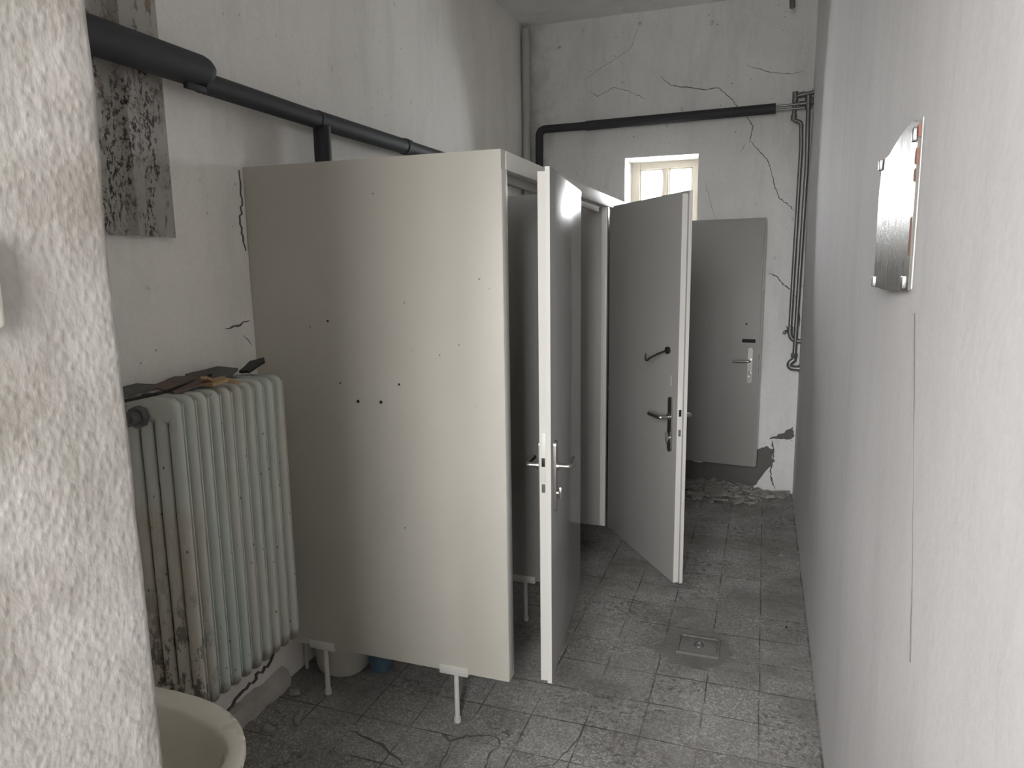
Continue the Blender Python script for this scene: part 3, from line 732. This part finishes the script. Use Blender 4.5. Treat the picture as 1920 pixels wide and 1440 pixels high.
# ------------------------------------------------------------------ light switch on the pier
SW = thing('light_switch', 'ivory rounded light switch on the near pier', 'light switch', (PX, .45, 1.55))
obj('cover', B((PX-.006, .378, 1.600), (PX+.014, .4640, 1.690), .006, 3), 'switch', SW)
obj('rocker', B((PX+.013, .388, 1.615), (PX+.019, .450, 1.675), .003), 'switch', SW)

# ------------------------------------------------------------------ floor drain cover
bm = bmesh.new(); rnd = random.Random(5); q = []
base = [(-.44, 2.90), (-.34, 2.86), (-.30, 2.80), (-.16, 2.80), (-.10, 2.86), (-.07, 2.95), (-.08, 3.07), (-.20, 3.09), (-.31, 3.10), (-.36, 3.03), (-.35, 2.95)]
for k in range(len(base)):
    a, b = base[k], base[(k+1) % len(base)]
    for t in (0, .25, .5, .75): q.append((a[0]+(b[0]-a[0])*t+rnd.uniform(-.010, .010), a[1]+(b[1]-a[1])*t+rnd.uniform(-.010, .010)))
prism(bm, q, 2, -.003, .0022)
MP = tag(obj('mortar_patch', bm, 'mortar'), 'rough mortar patch in the tiled floor around the small hatch', 'mortar patch')
FD = thing('floor_hatch', 'small square floor hatch with a metal pull ring, set in mortar', 'floor hatch', (-.21, 2.97, 0))
bm = B((-.285, 2.905, -.003), (-.130, 3.045, .0075), .003); obj('cover', bm, 'mortar', FD)
bm = bmesh.new(); n = 20
rings = [[(-.205+(.018+.0035*math.cos(b))*math.cos(a), 2.972+(.018+.0035*math.cos(b))*math.sin(a), .0115+.0035*math.sin(b)) for b in [2*PI*j/8 for j in range(8)]] for a in [2*PI*i/n for i in range(n+1)]]
ring_loft(bm, rings, False, False); obj('pull_ring', bm, 'steel', FD)
bm = bmesh.new()
for a, b in (((-.295, 2.895), (-.12, 2.903)), ((-.295, 3.046), (-.12, 3.056)), ((-.296, 2.9), (-.287, 3.05)), ((-.128, 2.9), (-.119, 3.05))):
    box(bm, (a[0], a[1], 0), (b[0], b[1], .012), .002)
obj('mortar_rim', jit(bm, .003, 60), 'mortar', FD)

# broken floor tiles near the camera
FL = bpy.data.objects['floor']
for k, c in enumerate([[(-1.023, 2.085), (-.979, 2.062), (-.942, 2.101), (-.899, 2.125), (-.838, 2.137)], [(-.979, 2.062), (-.966, 2.0), (-.96, 1.937), (-.93, 1.85)],
                       [(-.838, 2.137), (-.808, 2.102), (-.823, 2.037), (-.803, 1.95), (-.82, 1.86)], [(-1.35, 2.0), (-1.2, 1.97), (-1.08, 1.90)], [(-.62, 2.02), (-.55, 1.98), (-.50, 1.95), (-.48, 1.86)],
                       [(-.66, 2.02), (-.60, 2.06), (-.57, 2.16), (-.55, 2.25)]]):
    obj('crack', ribbon(bmesh.new(), c, [.010, .006, .006, .012, .006, .005][k], 2, -.002, .0032, 80+k, .006), 'crack', FL, smooth=False)

# ------------------------------------------------------------------ plaster rubble
def chunk(cx_, cy_, sz, th, rot, seed, lift=0):
    rnd = random.Random(seed); n = rnd.randint(5, 7); poly = []
    for k in range(n):
        a = 2*PI*(k+rnd.uniform(-.25, .25))/n; q = sz*rnd.uniform(.65, 1.1); poly.append((q*math.cos(a), q*math.sin(a)*.62))
    bm = prism(bmesh.new(), poly, 2, 0, th)
    bmesh.ops.bevel(bm, geom=list(bm.edges), offset=th*.12, segments=1, affect='EDGES')
    jit(bm, th*.15, 40, seed)
    tx, ty = rnd.uniform(-.25, .25), rnd.uniform(-.25, .25)
    bm.transform(Matrix.Rotation(rot, 4, 'Z') @ Matrix.Rotation(tx, 4, 'X') @ Matrix.Rotation(ty, 4, 'Y'))
    mz = min(v.co.z for v in bm.verts)
    bm.transform(Matrix.Translation((cx_, cy_, -mz+.0005+lift))); return bm
G = 'broken plaster pieces at the foot of the far wall'
big = [(-.10, 5.10, .060, .022, .6, 'pale squarish plaster chunk lying just left of the far door edge'),
       (-.27, 5.16, .095, .024, .1, 'largest flat plaster slab under the wide open last door'),
       (-.24, 4.98, .075, .014, -.5, 'long thin plaster flake lying furthest out from the far wall'),
       (.10, 5.18, .040, .020, .3, 'light plaster lump below the crack right of the last door'),
       (-.42, 5.08, .070, .026, .2, 'dusty plaster piece deepest behind the half open door')]
for k, (x, y, s, t, ro, lb) in enumerate(big):
    tag(obj('plaster_chunk', chunk(x, y, s, t, ro, 11+k), 'rubble', smooth=False), lb, 'plaster piece', G)
rnd = random.Random(21); bm = bmesh.new()
for k in range(420):
    x = rnd.uniform(-.55, .22); y = YF-.03-abs(rnd.gauss(0, .14)) if x < .05 else YF-.03-abs(rnd.gauss(0, .05))
    if x > XR-.03 or y > YF-.03: continue
    s = rnd.choice([rnd.uniform(.006, .02), rnd.uniform(.006, .02), rnd.uniform(.02, .05)]); b2 = chunk(x, y, s, s*rnd.uniform(.25, .5), rnd.uniform(0, 6), 200+k, max(0, .04*(1-(YF-.03-y)/.14)) if x < .0 else 0)
    me = bpy.data.meshes.new('tmp'); b2.to_mesh(me); bm.from_mesh(me); bpy.data.meshes.remove(me); b2.free()
tag(obj('plaster_rubble', bm, 'rubble', smooth=False), 'loose plaster rubble spread along the foot of the far wall', 'rubble', kind='stuff')
bm = bmesh.new(); rings = []
for i in range(40):
    x = -.62+.68*i/39; h = max(.004, (.055+.035*noise.noise(Vector((x*9, 1, 0))))*min(1, (39-i)/12)); d = max(.02, (.15+.06*noise.noise(Vector((x*7, 5, 0))))*min(1, (39-i)/10+.15))
    rings.append([(x, YF-.004, 0), (x, YF-.004-d, 0), (x, YF-.004-d*.7, h*.35), (x, YF-.004-d*.35, h*.75), (x, YF-.004, h)])
ring_loft(bm, rings); bmesh.ops.subdivide_edges(bm, edges=list(bm.edges), cuts=1, use_grid_fill=True); jit(bm, .020, 30)
for v in bm.verts: v.co.z = max(v.co.z, 0); v.co.y = min(v.co.y, YF-.002)
tag(obj('rubble_heap', bm, 'rubble', smooth=False), 'low heap of crumbled grey plaster under the last cubicle door', 'rubble', kind='stuff')
G = 'crumbs of plaster below the radiator'
for k, (x, y, s, lb) in enumerate([(-1.62, 1.90, .030, 'plaster lump on the floor below the radiator, nearest the basin'), (-1.66, 2.02, .022, 'pale plaster lump on the floor below the far end of the radiator'),
                               (-1.56, 1.98, .026, 'flat plaster flake on the floor in front of the cracked wall foot'), (-1.67, 2.12, .03, 'plaster lump against the wall foot just before the partition')]):
    tag(obj('plaster_lump', chunk(x, y, s, s*.55, k, 60+k), 'rubble', smooth=False), lb, 'plaster piece', G)
for k, (x, y, s, lb) in enumerate([(.155, 4.13, .012, 'tiny white plaster crumb on the dark floor near the right wall'), (.12, 4.06, .008, 'smaller white crumb left of the crumb near the right wall'),
                                   (-.245, 4.07, .015, 'white crumb on the floor right behind the half open door'), (.16, 3.27, .008, 'dark crumb on the tile row near the right wall')]):
    tag(obj('plaster_crumb', chunk(x, y, s, s*.5, k, 90+k), 'rubble' if k < 3 else 'dark', smooth=False), lb, 'crumb', 'crumbs on the aisle floor')
